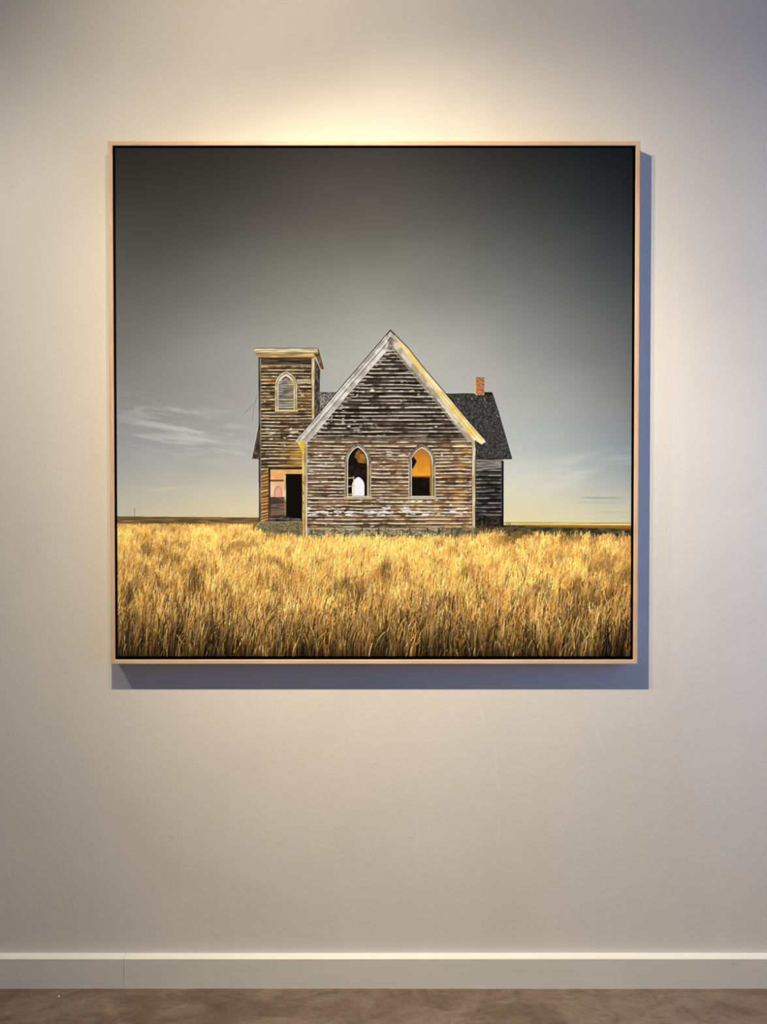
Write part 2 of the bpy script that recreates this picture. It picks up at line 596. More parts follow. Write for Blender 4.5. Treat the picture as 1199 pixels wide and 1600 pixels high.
def siding(y0, sp, wood_a, wood_b, edge, seed, edge_amt=0.7, flake=None, gold=None, dark=(38, 28, 22), slope=0.0, xc=600):
    """weathered clapboards: each course has a lit lower lip, a shadow beneath it and worn wood above"""
    wa, wb, ed, dk = c3(*wood_a), c3(*wood_b), c3(*edge), c3(*dark)

    def f(X, Y):
        wob = (vnoise(X * 0.035, Y * 0.12, seed + 3) - 0.5) * 1.3 + (vnoise(Y * 0.09, Y * 0, seed + 4) - 0.5) * 3.0 + (X - xc) * slope
        q = (Y - y0 + wob) / sp
        k = np.floor(q)
        fr = q - k
        joint = np.floor(X / 47 + vnoise(k * 3.7, k * 0, seed + 8) * 7 + k * 0.37)
        tone = 0.65 * fbm(X * 0.045 + joint * 9.1, k * 5.31, seed, 3) + 0.35 * _hash(joint, k, seed + 5)
        grain = fbm(X * 0.16, Y * 1.3, seed + 21, 3)
        t = np.clip(step(0.22, 0.78, tone) * 0.95 + (grain - 0.5) * 1.0, 0, 1)[..., None]
        c = wa * (1 - t) + wb * t
        if gold is not None:
            gcol, gfun = gold
            g = (gfun(X, Y) * step(0.35, 0.7, fbm(X * 0.05, k * 2.3 + Y * 0.05, seed + 31, 3)))[..., None]
            c = c * (1 - g) + c3(*gcol) * (0.7 + 0.5 * grain[..., None]) * g
        # shadow under the lip of the course above
        sh = (1 - step(0.04, 0.40, fr)) * (0.7 + 0.3 * vnoise(X * 0.09, k * 3.1, seed + 41))
        c = c * (1 - sh[..., None] * 0.92) + dk * sh[..., None] * 0.92
        # pale worn lip along the lower edge, broken up
        on = (0.18 + 0.82 * step(0.30, 0.56, fbm(X * 0.07, k * 7.7, seed + 51, 4))) * edge_amt
        lip = step(0.64 + 0.2 * (vnoise(X * 0.22, k * 2.9, seed + 55) - 0.5), 0.76 + 0.1 * (vnoise(X * 0.22, k * 2.9, seed + 55) - 0.5), fr) * (1 - step(0.93, 1.0, fr)) * on
        c = c * (1 - lip[..., None]) + ed * (0.82 + 0.3 * grain[..., None]) * lip[..., None]
        if flake is not None:
            fcol, ffun = flake
            fl = step(0.585, 0.66, fbm(X * 0.11, Y * 0.36, seed + 61, 4) * 0.78 + 0.23 * ffun(X, Y) + 0.005)
            fl = fl * (1 - 0.8 * (1 - step(0.05, 0.25, fr)))
            c = c * (1 - fl[..., None]) + c3(*fcol) * (0.85 + 0.2 * grain[..., None]) * fl[..., None]
        return np.clip((c - 108) * 1.16 + 110, 8, 255)
    return f


def paint_sky(cv):
    xs = np.array([180, 375, 600, 830, 990], np.float32)
    ys = np.array([225, 350, 450, 550, 640, 700, 750, 800, 820], np.float32)
    tab = np.array([
        [(34, 31, 27), (54, 50, 45), (64, 60, 55), (37, 37, 37), (17, 19, 21)],
        [(68, 66, 60), (88, 85, 78), (100, 97, 89), (76, 77, 75), (46, 48, 50)],
        [(96, 95, 89), (122, 120, 112), (142, 141, 131), (114, 115, 112), (77, 79, 80)],
        [(126, 124, 118), (156, 154, 146), (182, 180, 169), (152, 153, 148), (106, 107, 107)],
        [(141, 140, 135), (168, 165, 158), (190, 188, 178), (175, 176, 170), (128, 129, 129)],
        [(151, 151, 148), (176, 174, 167), (196, 194, 185), (187, 190, 184), (139, 146, 149)],
        [(172, 169, 158), (196, 189, 173), (212, 207, 192), (211, 209, 192), (161, 166, 164)],
        [(191, 183, 158), (220, 204, 165), (228, 215, 176), (228, 218, 178), (198, 194, 170)],
        [(195, 185, 154), (224, 204, 160), (230, 215, 168), (232, 219, 168), (203, 197, 164)]], np.float32)
    gx, gy = np.meshgrid(np.arange(CW) + 0.5 + OX, np.arange(CH) + 0.5 + OY)

    def catmull(knots, vals, q):
        # smooth (Hermite) interpolation along the first axis
        m = np.gradient(vals, knots, axis=0)
        i = np.clip(np.searchsorted(knots, q) - 1, 0, len(knots) - 2)
        h = (knots[i + 1] - knots[i])
        t = np.clip((q - knots[i]) / h, 0, 1)
        t = t.reshape((-1,) + (1,) * (vals.ndim - 1))
        h = h.reshape(t.shape)
        return ((2 * t ** 3 - 3 * t ** 2 + 1) * vals[i] + (t ** 3 - 2 * t ** 2 + t) * h * m[i]
                + (-2 * t ** 3 + 3 * t ** 2) * vals[i + 1] + (t ** 3 - t ** 2) * h * m[i + 1])
    a = catmull(ys, tab, gy[:, 0])                       # rows x knots x 3
    a = np.transpose(catmull(xs, np.transpose(a, (1, 0, 2)), gx[0]), (1, 0, 2))
    # broad faint mottling
    n = fbm(gx * 0.006, gy * 0.011, 5, 4) - 0.5
    a = a * (1 + 0.10 * n)[..., None]
    # wispy cirrus, left and right above the horizon
    def wisps(cx, cy, rx, ry, tilt, seed, amt, col, fx=0.014, fy=0.10):
        u, v = gx - cx, gy - cy - (gx - cx) * tilt
        env = np.exp(-(u / rx) ** 2 - (v / ry) ** 2)
        w = fbm(u * fx + 3 * vnoise(u * 0.01, v * 0.03, seed + 9), v * fy, seed, 5, 0.6)
        return (step(0.47, 0.78, w) * env * amt)[..., None], c3(*col)
    for args in ((290, 672, 120, 42, 0.16, 71, 0.75, (200, 199, 190)),
                 (240, 640, 80, 18, 0.10, 72, 0.7, (178, 177, 170)),
                 (350, 706, 90, 16, 0.12, 73, 0.6, (205, 202, 190)),
                 (200, 706, 34, 6, -0.1, 74, 0.9, (186, 186, 180)),
                 (900, 738, 90, 20, -0.10, 75, 0.75, (214, 214, 202)),
                 (880, 724, 110, 10, -0.12, 76, 0.7, (200, 202, 196)),
                 (840, 760, 60, 20, -0.06, 77, 0.6, (228, 221, 196)),
                 (272, 766, 40, 5, 0.02, 78, 0.9, (224, 210, 172)),
                 (530, 575, 26, 8, 0.35, 79, 0.9, (205, 200, 190)),
                 (560, 480, 160, 60, -0.6, 80, 0.05, (190, 190, 182), 0.008, 0.03),
                 (900, 640, 130, 60, 0.3, 81, 0.07, (170, 172, 170), 0.008, 0.04)):
        al, col = wisps(*args)
        a = a * (1 - al) + col * al
    for (cx, cy, rx, ry, amt) in ((940, 778, 30, 1.3, 0.45), (935, 785, 40, 1.6, 0.15), (955, 800, 30, 1.8, 0.10)):
        al = (np.exp(-np.abs((gx - cx) / rx) ** 4 - ((gy - cy - (gx - cx) * 0.01) / ry) ** 2) * amt)[..., None]
        a = a * (1 - al) + c3(118, 118, 112) * al
    # pale glow round the building
    cv.a[:] = np.repeat(np.repeat(a, SS, 0), SS, 1)


def paint_land(cv):
    # far fields: left dark band, right gold stripe
    cv.fill([(170, 807), (480, 809.5), (480, 822), (170, 822)], speckle((96, 76, 46), (150, 118, 70), 0.03, 0.5, 101, 0.3, 0.7))
    cv.line([(170, 807.2), (480, 809.8)], 1.0, (92, 78, 60))
    cv.line([(170, 814), (480, 815)], 1.6, speckle((70, 56, 34), (190, 140, 70), 0.05, 0.4, 102), 0.8)
    cv.line([(210.3, 794), (210.3, 808)], 0.8, (110, 104, 90))
    cv.fill([(700, 816.4), (1000, 816.8), (1000, 832), (700, 832)], speckle((236, 190, 92), (250, 214, 128), 0.04, 0.6, 103))
    cv.line([(700, 816.6), (1000, 817.2)], 0.9, (120, 104, 78))
    cv.line([(800, 820), (905, 820.5)], 0.7, (170, 140, 80), 0.7)
    cv.fill([(170, 818), (1000, 821), (1000, 1040), (170, 1040)], (150, 106, 42))
    # shade of the church lying over the grass on the right
    cv.fill([(740, 820), (800, 820.5), (860, 823.5), (1000, 826.5), (1000, 842), (860, 840), (740, 836)],
            speckle((48, 44, 34), (92, 84, 54), 0.12, 0.35, 104))


def paint_church(cv):
    F, Lm = cv.fill, cv.line
    # ---- parts of the nave behind the tower and the gable
    F([(404.5, 664), (394, 715.5), (405.5, 716.5)], speckle((52, 42, 36), (120, 92, 72), 0.4, 0.25, 201))
    Lm([(403.2, 668), (393.6, 715.6)], 0.9, (210, 205, 194))
    Lm([(393.6, 716), (405, 716.8)], 1.1, (48, 40, 34))
    F([(498, 612.5), (528, 613.5), (498, 652)], speckle((62, 58, 52), (172, 168, 158), 0.9, 0.9, 202, 0.35, 0.65))
    Lm([(498, 613), (527, 613.6)], 0.9, (70, 64, 58))
    # ---- right wing: roof, chimney, wall
    F([(690, 614.2), (769, 613), (778, 640), (800.3, 717), (740, 717.5), (740, 690)],
      speckle((40, 40, 39), (94, 93, 90), 1.0, 0.55, 203, 0.36, 0.74, 3))
    Lm([(697, 614.2), (745, 613.6)], 1.1, (206, 200, 184))
    Lm([(697, 615.4), (768, 614.6)], 1.0, (60, 56, 50))
    F([(757, 612.4), (769.2, 612.8), (771, 618.4), (758, 617.6)], (34, 32, 31))
    Lm([(769.2, 613.4), (778.4, 641), (800, 716)], 1.1, (44, 43, 42))
    for x, y, c in ((700, 628, 150), (716, 622, 160), (737, 621, 170), (757, 622, 180), (777, 648, 190), (722, 655, 120), (760, 690, 110)):
        Lm([(x, y), (x + 1.6, y + 4)], 0.9, (c, c, c - 6))
    F([(741.4, 592.5), (744.2, 590.2), (744.4, 616), (741.6, 614.6)], (226, 182, 98))
    F([(744, 590), (757.4, 590.2), (757, 617.2), (744.4, 617.2)], speckle((154, 90, 60), (202, 138, 100), 0.5, 0.6, 204, 0.3, 0.7))
    Lm([(744, 590.2), (757.5, 590.4)], 0.9, (110, 62, 42))
    Lm([(741, 613), (746, 617.4)], 1.3, (235, 226, 196))
    F([(743, 717), (785.6, 717.4), (786, 826), (743, 826)],
      siding(718, 6.25, (40, 37, 35), (82, 77, 72), (178, 174, 166), 205, 0.72, dark=(16, 14, 13)))
    F([(743, 718.5), (785, 718.5), (785, 731), (743, 735)], speckle((96, 92, 86), (176, 172, 164), 0.06, 0.6, 206), 0.85)
    Lm([(743, 717.4), (800, 717)], 1.3, (30, 29, 28))
    F([(743, 806), (786, 806), (786, 828), (743, 828)], speckle((20, 18, 16), (66, 58, 46), 0.3, 0.5, 207), 0.9)
    F([(784, 720), (787.3, 720), (787.3, 826), (784, 826)], (22, 21, 20))
    Lm([(783.4, 724), (783.6, 806)], 0.8, (120, 116, 110), 0.6)
    # ---- tower
    F([(492, 560), (500.4, 573.5), (499.4, 645), (490, 655)], speckle((50, 45, 40), (104, 94, 82), 0.5, 0.22, 208))
    g_tower = ((178, 134, 66), lambda X, Y: np.clip(0.12 + 0.5 * np.exp(-((Y - 600) / 40) ** 2) + 0.75 * step(690, 722, Y) * step(420, 470, X), 0, 1))
    F([(404.6, 556), (491.7, 556), (491.7, 690), (482, 690), (482, 820), (404.6, 820)],
      siding(559.5, 5.1, (56, 44, 34), (122, 98, 72), (226, 210, 178), 209, 0.9,
             flake=((222, 208, 184), lambda X, Y: np.exp(-((Y - 682) / 14) ** 2) * 0.5), gold=g_tower, dark=(30, 22, 16)))
    F([(408, 559), (488, 559), (488, 568.5), (408, 569.5)], speckle((44, 34, 28), (92, 76, 60), 0.05, 0.6, 210), 0.85)
    Lm([(408, 570.8), (487, 570.4)], 1.0, (196, 186, 166))
    # sun-warmed boards under the eave and beside the door
    F([(430, 700), (475, 690), (475, 735), (430, 735)], (226, 166, 66),
      lambda X, Y: 0.62 * step(425, 470, X) * (0.45 + 0.55 * step(0.35, 0.65, vnoise(X * 0.06, Y * 0.55, 300))))
    # corner boards
    F([(404.4, 556), (407.8, 556), (408.2, 820), (405.2, 820)], speckle((48, 44, 40), (98, 90, 80), 0.4, 0.06, 211))
    Lm([(407.2, 560), (408.0, 818)], 0.8, (176, 162, 132), 0.8)
    Lm([(404.4, 560), (405, 818)], 0.7, (30, 28, 26), 0.8)
    F([(486.8, 558), (491.8, 558), (491.2, 654), (487.4, 660)], speckle((198, 166, 112), (234, 214, 178), 0.4, 0.07, 212))
    Lm([(486.8, 560), (487.4, 660)], 0.9, (96, 70, 44))
    Lm([(492.1, 560), (491.6, 655)], 0.8, (66, 54, 44))
    # cornice
    F([(396.3, 546.6), (399, 544.4), (496.8, 544.4), (498, 551), (397.6, 551)], speckle((188, 160, 118), (238, 220, 186), 0.05, 0.5, 213))
    Lm([(396.3, 546.2), (399, 544.2), (496.6, 544.2)], 1.0, (96, 76, 54))
    F([(397.8, 551), (497, 551), (491, 559), (403.8, 558.8)], speckle((150, 126, 92), (232, 190, 104), 0.035, 0.5, 214))
    Lm([(397.8, 551.2), (496, 551)], 0.7, (120, 88, 52))
    Lm([(404, 559.2), (490, 559.2)], 1.0, (60, 46, 34))
    F([(496.6, 544.4), (498.6, 548), (506, 577.4), (500.4, 577.6), (492.4, 556), (497, 552)], speckle((84, 58, 42), (150, 112, 78), 0.4, 0.2, 215))
    Lm([(497.2, 545), (505.9, 577.2)], 1.0, (40, 34, 30))
    Lm([(493.6, 558), (501, 577.2)], 1.1, (222, 206, 176))
    Lm([(500.6, 577.6), (506, 577.3)], 0.9, (214, 206, 190))
    F([(489.4, 553), (495, 552), (498, 556.5), (494.5, 557)], (66, 44, 30), 0.8)
    # louvred lancet window of the tower
    F(gothic(429.2, 465.2, 579, 603, 643.5), (110, 92, 66))
    F(gothic(430.0, 464.4, 580.4, 603, 643.5), speckle((176, 158, 124), (226, 212, 184), 0.3, 0.15, 216))
    F(gothic(432.2, 462.2, 583.2, 603, 641.5), (112, 98, 76))
    F(gothic(433.2, 461.2, 584.4, 603, 641.5), speckle((204, 180, 128), (232, 222, 204), 0.3, 0.15, 217))
    F(gothic(435.2, 459.0, 588.0, 604, 640.5),
      siding(588, 3.55, (92, 88, 82), (160, 150, 134), (216, 208, 190), 218, 0.75,
             gold=((206, 164, 78), lambda X, Y: step(446, 458, X)), dark=(44, 40, 36)))
    Lm([(441, 594), (447, 588), (453, 594)], 1.4, (60, 46, 34))
    Lm([(430, 642.4), (466, 641.6)], 2.2, (226, 198, 128))
    Lm([(430, 644.6), (465, 644)], 1.0, (70, 52, 32))
    F([(464, 593), (487, 592), (487, 597), (476, 599), (465, 601)], speckle((166, 150, 120), (234, 220, 190), 0.08, 0.9, 219), 0.75)
    Lm([(463, 600), (470, 613), (472.5, 618)], 0.9, (190, 176, 150))
    Lm([(471, 617), (474.5, 617.4)], 1.8, (232, 218, 190))
    for pts in (((403.5, 616), (396, 632), (380, 648)), ((401, 622), (396.5, 640), (394, 660))):
        Lm(list(pts), 0.55, (120, 116, 108), 0.9)
    # ---- porch in the foot of the tower
    F([(408.3, 734), (420, 734), (420, 816), (408.3, 816)],
      siding(735, 5.0, (120, 84, 48), (188, 134, 74), (236, 200, 140), 220, 0.8, dark=(44, 30, 20), slope=0.25, xc=410))
    F([(419.2, 729.8), (472.5, 729.8), (472.5, 816), (419.2, 816)], (40, 31, 25))
    Lm([(419, 731.2), (473, 729.9)], 1.1, (92, 72, 48))
    F([(422.6, 733.8), (472.6, 733.8), (472.6, 740.6), (422.6, 740.6)], speckle((222, 158, 80), (244, 192, 116), 0.06, 0.4, 221))
    F([(422.8, 734.2), (443.6, 734.2), (443.6, 750), (422.8, 749.6)], speckle((236, 162, 100), (248, 186, 126), 0.08, 0.12, 222))
    F([(422.8, 752.4), (444.4, 752), (444.4, 776.8), (422.8, 776.8)], speckle((236, 182, 138), (246, 206, 168), 0.08, 0.1, 223))
    F([(423, 749.4), (444, 749.4), (444, 752.4), (423, 752.6)], (120, 78, 48))
    F(gothic(428.8, 441, 759.4, 768, 777), (150, 100, 72))
    F(gothic(429.8, 440.2, 760.6, 768, 777), (232, 168, 136))
    Lm([(424, 752), (424, 777)], 0.9, (242, 214, 186))
    F([(422.6, 777.4), (446.6, 777.4), (446.6, 810), (422.6, 810)], speckle((72, 54, 46), (132, 104, 84), 0.07, 0.5, 224))
    Lm([(423, 777.8), (446, 777.6)], 0.9, (56, 40, 32))
    F([(443.4, 737), (446.6, 737), (447.4, 806), (445, 806)], speckle((206, 158, 100), (236, 206, 160), 0.3, 0.1, 225), lambda X, Y: 1 - 0.6 * step(776, 786, Y))
    F([(446.4, 740.2), (471.4, 740.2), (471.4, 811), (448.4, 808)], (13, 10, 9))
    F([(422, 808), (447, 806.6), (471.8, 811), (471.8, 816), (420, 816)], speckle((44, 38, 34), (148, 134, 114), 0.12, 0.8, 226, 0.4, 0.8))
    Lm([(419.4, 731), (421.4, 816)], 1.1, (118, 94, 66), 0.8)
    # tower plinth
    F([(406.5, 815), (474, 815), (474, 842), (398, 830), (400, 822)], speckle((86, 76, 50), (150, 136, 98), 0.5, 0.8, 227))
    Lm([(399, 824), (407, 815.6)], 1.0, (214, 192, 130))
    Lm([(408, 815.6), (472, 815.4)], 1.0, (176, 160, 120))
    # ---- gable front
    flake = ((228, 222, 210), lambda X, Y: 1.15 * np.exp(-((Y - 800) / 6.5) ** 2) + 0.35 * np.exp(-((Y - 735) / 20) ** 2) * step(570, 500, X)
             + 0.55 * np.exp(-((Y - 611) / 5) ** 2) + 0.5 * np.exp(-((Y - 664) / 7) ** 2) * step(600, 560, X)
             + 0.45 * np.exp(-((Y - 782) / 5) ** 2) + 0.42 * np.exp(-((Y - 712) / 6) ** 2))
    gold = ((192, 142, 80), lambda X, Y: np.clip(step(684, 720, Y) * (0.15 + 0.45 * step(590, 640, X)) + 0.9 * step(700, 735, X) * step(660, 690, Y), 0, 1))

    def front(X, Y):
        top = siding(553, 6.1, (42, 33, 29), (92, 78, 67), (222, 211, 195), 230, 0.9, flake, dark=(26, 20, 17))(X, Y)
        low = siding(553, 5.55, (80, 60, 45), (150, 122, 94), (240, 228, 204), 231, 0.98, flake, gold, dark=(44, 32, 24))(X, Y)
        t = step(676, 694, Y + 6 * (vnoise(X * 0.05, Y * 0.3, 232) - 0.5))[..., None]
        return top * (1 - t) + low * t
    F([(610.2, 528), (744, 690), (741, 824.5), (479.6, 823.6), (479.6, 690)], front)
    Lm([(480, 824), (740, 824.6)], 1.2, (52, 38, 28))
    # foundation stones
    F([(474, 824), (741.5, 825), (741.5, 846), (474, 846)], speckle((96, 84, 62), (182, 164, 124), 0.4, 0.6, 233))
    F([(684, 825), (790, 824), (790, 846), (684, 846)], speckle((84, 70, 50), (152, 132, 96), 0.2, 0.3, 234), 0.8)
    Lm([(480, 826), (690, 826.4)], 1.6, (198, 182, 142), 0.8)
    for x, w in ((523, 0.9), (540, 0.6), (566, 1.0), (592, 1.1), (602, 0.6), (641, 1.0), (668, 1.6), (686, 1.6), (706, 0.8)):
        Lm([(x, 824.8), (x + 0.6, 833), (x - 3, 842)], w * 1.3, (54, 44, 34))
    for x, y in ((528, 836), (578, 834), (610, 838), (656, 836), (676, 830), (694, 836), (720, 832)):
        Lm([(x, y), (x + 7, y + 2.4), (x + 10, y + 7)], 1.2, (70, 58, 42), 0.8)
    # corner boards of the gable front
    F([(472.2, 700), (476.4, 697), (476.8, 842), (472.6, 842)], speckle((204, 152, 66), (244, 206, 110), 0.4, 0.06, 235))
    F([(476.2, 692), (480.6, 690), (480.4, 842), (476.6, 842)], speckle((168, 154, 134), (222, 210, 188), 0.4, 0.06, 236))
    Lm([(476.6, 700), (476.8, 838)], 0.6, (96, 76, 50))
    Lm([(472.2, 740), (472.6, 840)], 0.7, (60, 46, 32), 0.8)
    for y in (752, 768, 783, 797):
        Lm([(473.5, y), (475, y + 5)], 0.9, (60, 44, 28))
    F([(737.4, 690), (743.4, 692), (742.8, 825), (738, 825)], speckle((184, 164, 126), (232, 216, 182), 0.4, 0.06, 237))
    Lm([(737.6, 694), (738, 824)], 0.7, (74, 56, 40))
    Lm([(743.6, 694), (743.0, 824)], 0.7, (40, 36, 32))
    # ---- rake boards
    Lo = [(610.4, 515.4), (600, 527.6), (541, 596), (470, 679.4), (461, 689.6)]
    Li = [(478, 692.5), (492, 678.6), (541.5, 619), (600, 553), (610.2, 543)]
    F(Lo + [(467, 691.4), (471.5, 686.6)] + Li, speckle((180, 170, 156), (236, 229, 217), 0.10, 0.10, 238))
    Lm([(609.6, 521), (541, 601.5), (465, 689)], 1.0, (120, 112, 100), 0.8)
    Lm([(609.8, 531), (541.2, 609.5), (474, 689)], 1.7, (112, 104, 94), 0.65)
    Lm([(609.8, 527), (541, 606.5), (470, 688.5)], 1.2, (230, 224, 212), 0.9)
    Lm(Li[::-1], 1.3, (218, 206, 188), 0.9)
    for i in range(26):                                      # ragged paint where the boards meet the rake
        t = (i + 0.5) / 26
        x, y = 609 + (480 - 609) * t, 546 + (692 - 546) * t
        Lm([(x - 1, y), (x + 3 + 5 * _hash(np.array(i), np.array(3), 9), y + 0.2)], 1.5, (216, 206, 190), 0.85)
    Ro = [(610.4, 515.4), (638, 543.5), (660, 571.8), (696, 614), (720, 643), (756, 685), (759.6, 690.6)]
    Ri = [(753, 695), (744.5, 689.6), (740.5, 693), (732, 687.5), (692, 637.5), (666, 607.5), (640, 574.5), (616, 545.5), (610.4, 541)]
    F(Ro + Ri, speckle((176, 162, 138), (226, 214, 188), 0.10, 0.10, 239))
    F([(618, 526), (638, 545), (660, 573.5), (696, 615.5), (720, 645), (756, 686.5), (758.8, 690.6), (752.6, 693.6), (744, 688),
       (741, 688.5), (700, 636), (675, 604), (650, 572), (627, 542)], speckle((246, 210, 122), (255, 238, 178), 0.07, 0.07, 240))
    Lm([(660, 583), (700, 631), (742, 683)], 1.0, (214, 160, 74), 0.8)
    Lm([(690, 612), (722, 650), (754, 688)], 0.9, (186, 140, 70), 0.8)
    Lm([(612, 540), (640, 572), (690, 634)], 1.0, (104, 92, 78), 0.7)
    Lm([(613, 545), (641, 579), (668, 612), (733, 690)], 1.2, (214, 202, 180), 0.8)
    Lm(Lo[:4], 1.3, (52, 42, 38))
    Lm([(470, 679.4), (461, 689.6)], 0.9, (92, 82, 72))
    Lm(Ro[:6], 1.3, (48, 40, 34))
    Lm([(604, 524), (610.4, 516.4), (617, 523.6)], 1.6, (58, 46, 42))
    Lm([(606, 533), (610.4, 527), (615, 533)], 1.6, (84, 70, 60))
    F([(610.4, 528), (604, 546), (617, 546)], speckle((120, 106, 90), (166, 152, 134), 0.2, 0.2, 241))
    # left eave return, lit yellow
    F([(465, 691.5), (471.6, 687.2), (476, 687.6), (476.4, 709), (471.4, 703.4)], speckle((226, 180, 50), (250, 220, 96), 0.2, 0.2, 242))
    Lm([(465, 691.6), (471.4, 704), (473, 708)], 0.9, (206, 190, 150))
    Lm([(473.6, 686.2), (475.4, 688)], 1.6, (150, 100, 40))
    Lm([(743.6, 688), (743.2, 700)], 1.2, (46, 36, 30))
    # ---- the two lancet windows
    for xl, xr, ap in ((538.8, 580.2, 691.6), (638.6, 680.8, 692.8)):
        F(gothic(xl, xr, ap, 722, 778), (70, 58, 48))
        F(gothic(xl + 0.7, xr - 0.7, ap + 1.1, 722, 778), speckle((104, 94, 82), (160, 148, 128), 0.25, 0.12, 243 + int(xl)))
        F(gothic(xl + 4.0, xr - 4.0, ap + 5.6, 722.6, 777), (226, 214, 192))
        F(gothic(xl + 5.2, xr - 6.2, ap + 7.4, 723, 775), (14, 11, 9))
        Lm([(xl + 0.6, 724), (xl + 0.8, 777)], 1.1, (216, 200, 170))
        Lm([(xr - 0.6, 724), (xr - 0.8, 777)], 1.1, (214, 196, 160))
        Lm([(xl + 2.6, 724), (xl + 2.8, 776)], 0.9, (92, 80, 64), 0.8)
        Lm([(xr - 5.0, 727), (xr - 4.8, 775)], 1.6, (206, 162, 92))
        Lm([(xl - 1, 776.8), (xr + 1, 776.8)], 1.4, (216, 204, 176))
        Lm([(xl - 1, 779.4), (xr + 0.6, 779.4)], 2.0, (206, 182, 132))
        Lm([(xl - 1, 781.2), (xr, 781.2)], 0.8, (54, 40, 28))
    # what shows through them
    inner = gothic(544.2, 573.8, 699.4, 723, 774.6)
    F(inner, (22, 17, 14))
    F([(557, 706), (562, 702), (568, 709), (572.4, 716), (573.6, 724), (560, 723), (558, 717), (554, 714)], speckle((122, 78, 34), (176, 116, 54), 0.15, 0.15, 244))
    F([(545, 727), (573, 727), (573, 744), (545, 744)], speckle((16, 12, 10), (46, 36, 28), 0.2, 0.4, 245), 0.8)
    F(gothic(550.4, 569.6, 745.2, 759, 774.6), (252, 246, 248))
    for y in (747, 760, 772.5):
        Lm([(544, y), (553.4, y - 0.6)], 1.5, (214, 180, 104))
    Lm([(552.8, 744), (553.4, 772)], 1.3, (226, 204, 160))
    in2 = gothic(644.2, 673.8, 700.2, 723, 774.6)
    F(in2, (13, 10, 8))

    def orange(X, Y):
        t = np.clip((Y - 700) / 45, 0, 1)[..., None]
        c = c3(188, 116, 34) * (1 - t) + c3(246, 166, 50) * t
        return c * (0.93 + 0.14 * fbm(X * 0.12, Y * 0.12, 246, 3))[..., None]
    cut = [p for p in in2 if p[1] < 743]
    F([(644.4, 743.6)] + cut + [(673.6, 743.6)], orange)
    F([(643.8, 716), (646, 713), (651.6, 720.6), (648.4, 727), (646, 731.5), (643.8, 732)], (24, 16, 10))
    F([(644.4, 743.6), (673.6, 743), (673.4, 746), (644.4, 745.4)], (196, 120, 40), 0.8)
    Lm([(672.8, 744), (673, 774)], 1.6, (178, 122, 48))
    F([(646, 746), (671, 746), (671, 774), (646, 774)], speckle((10, 8, 7), (40, 28, 20), 0.2, 0.5, 247), 0.6)


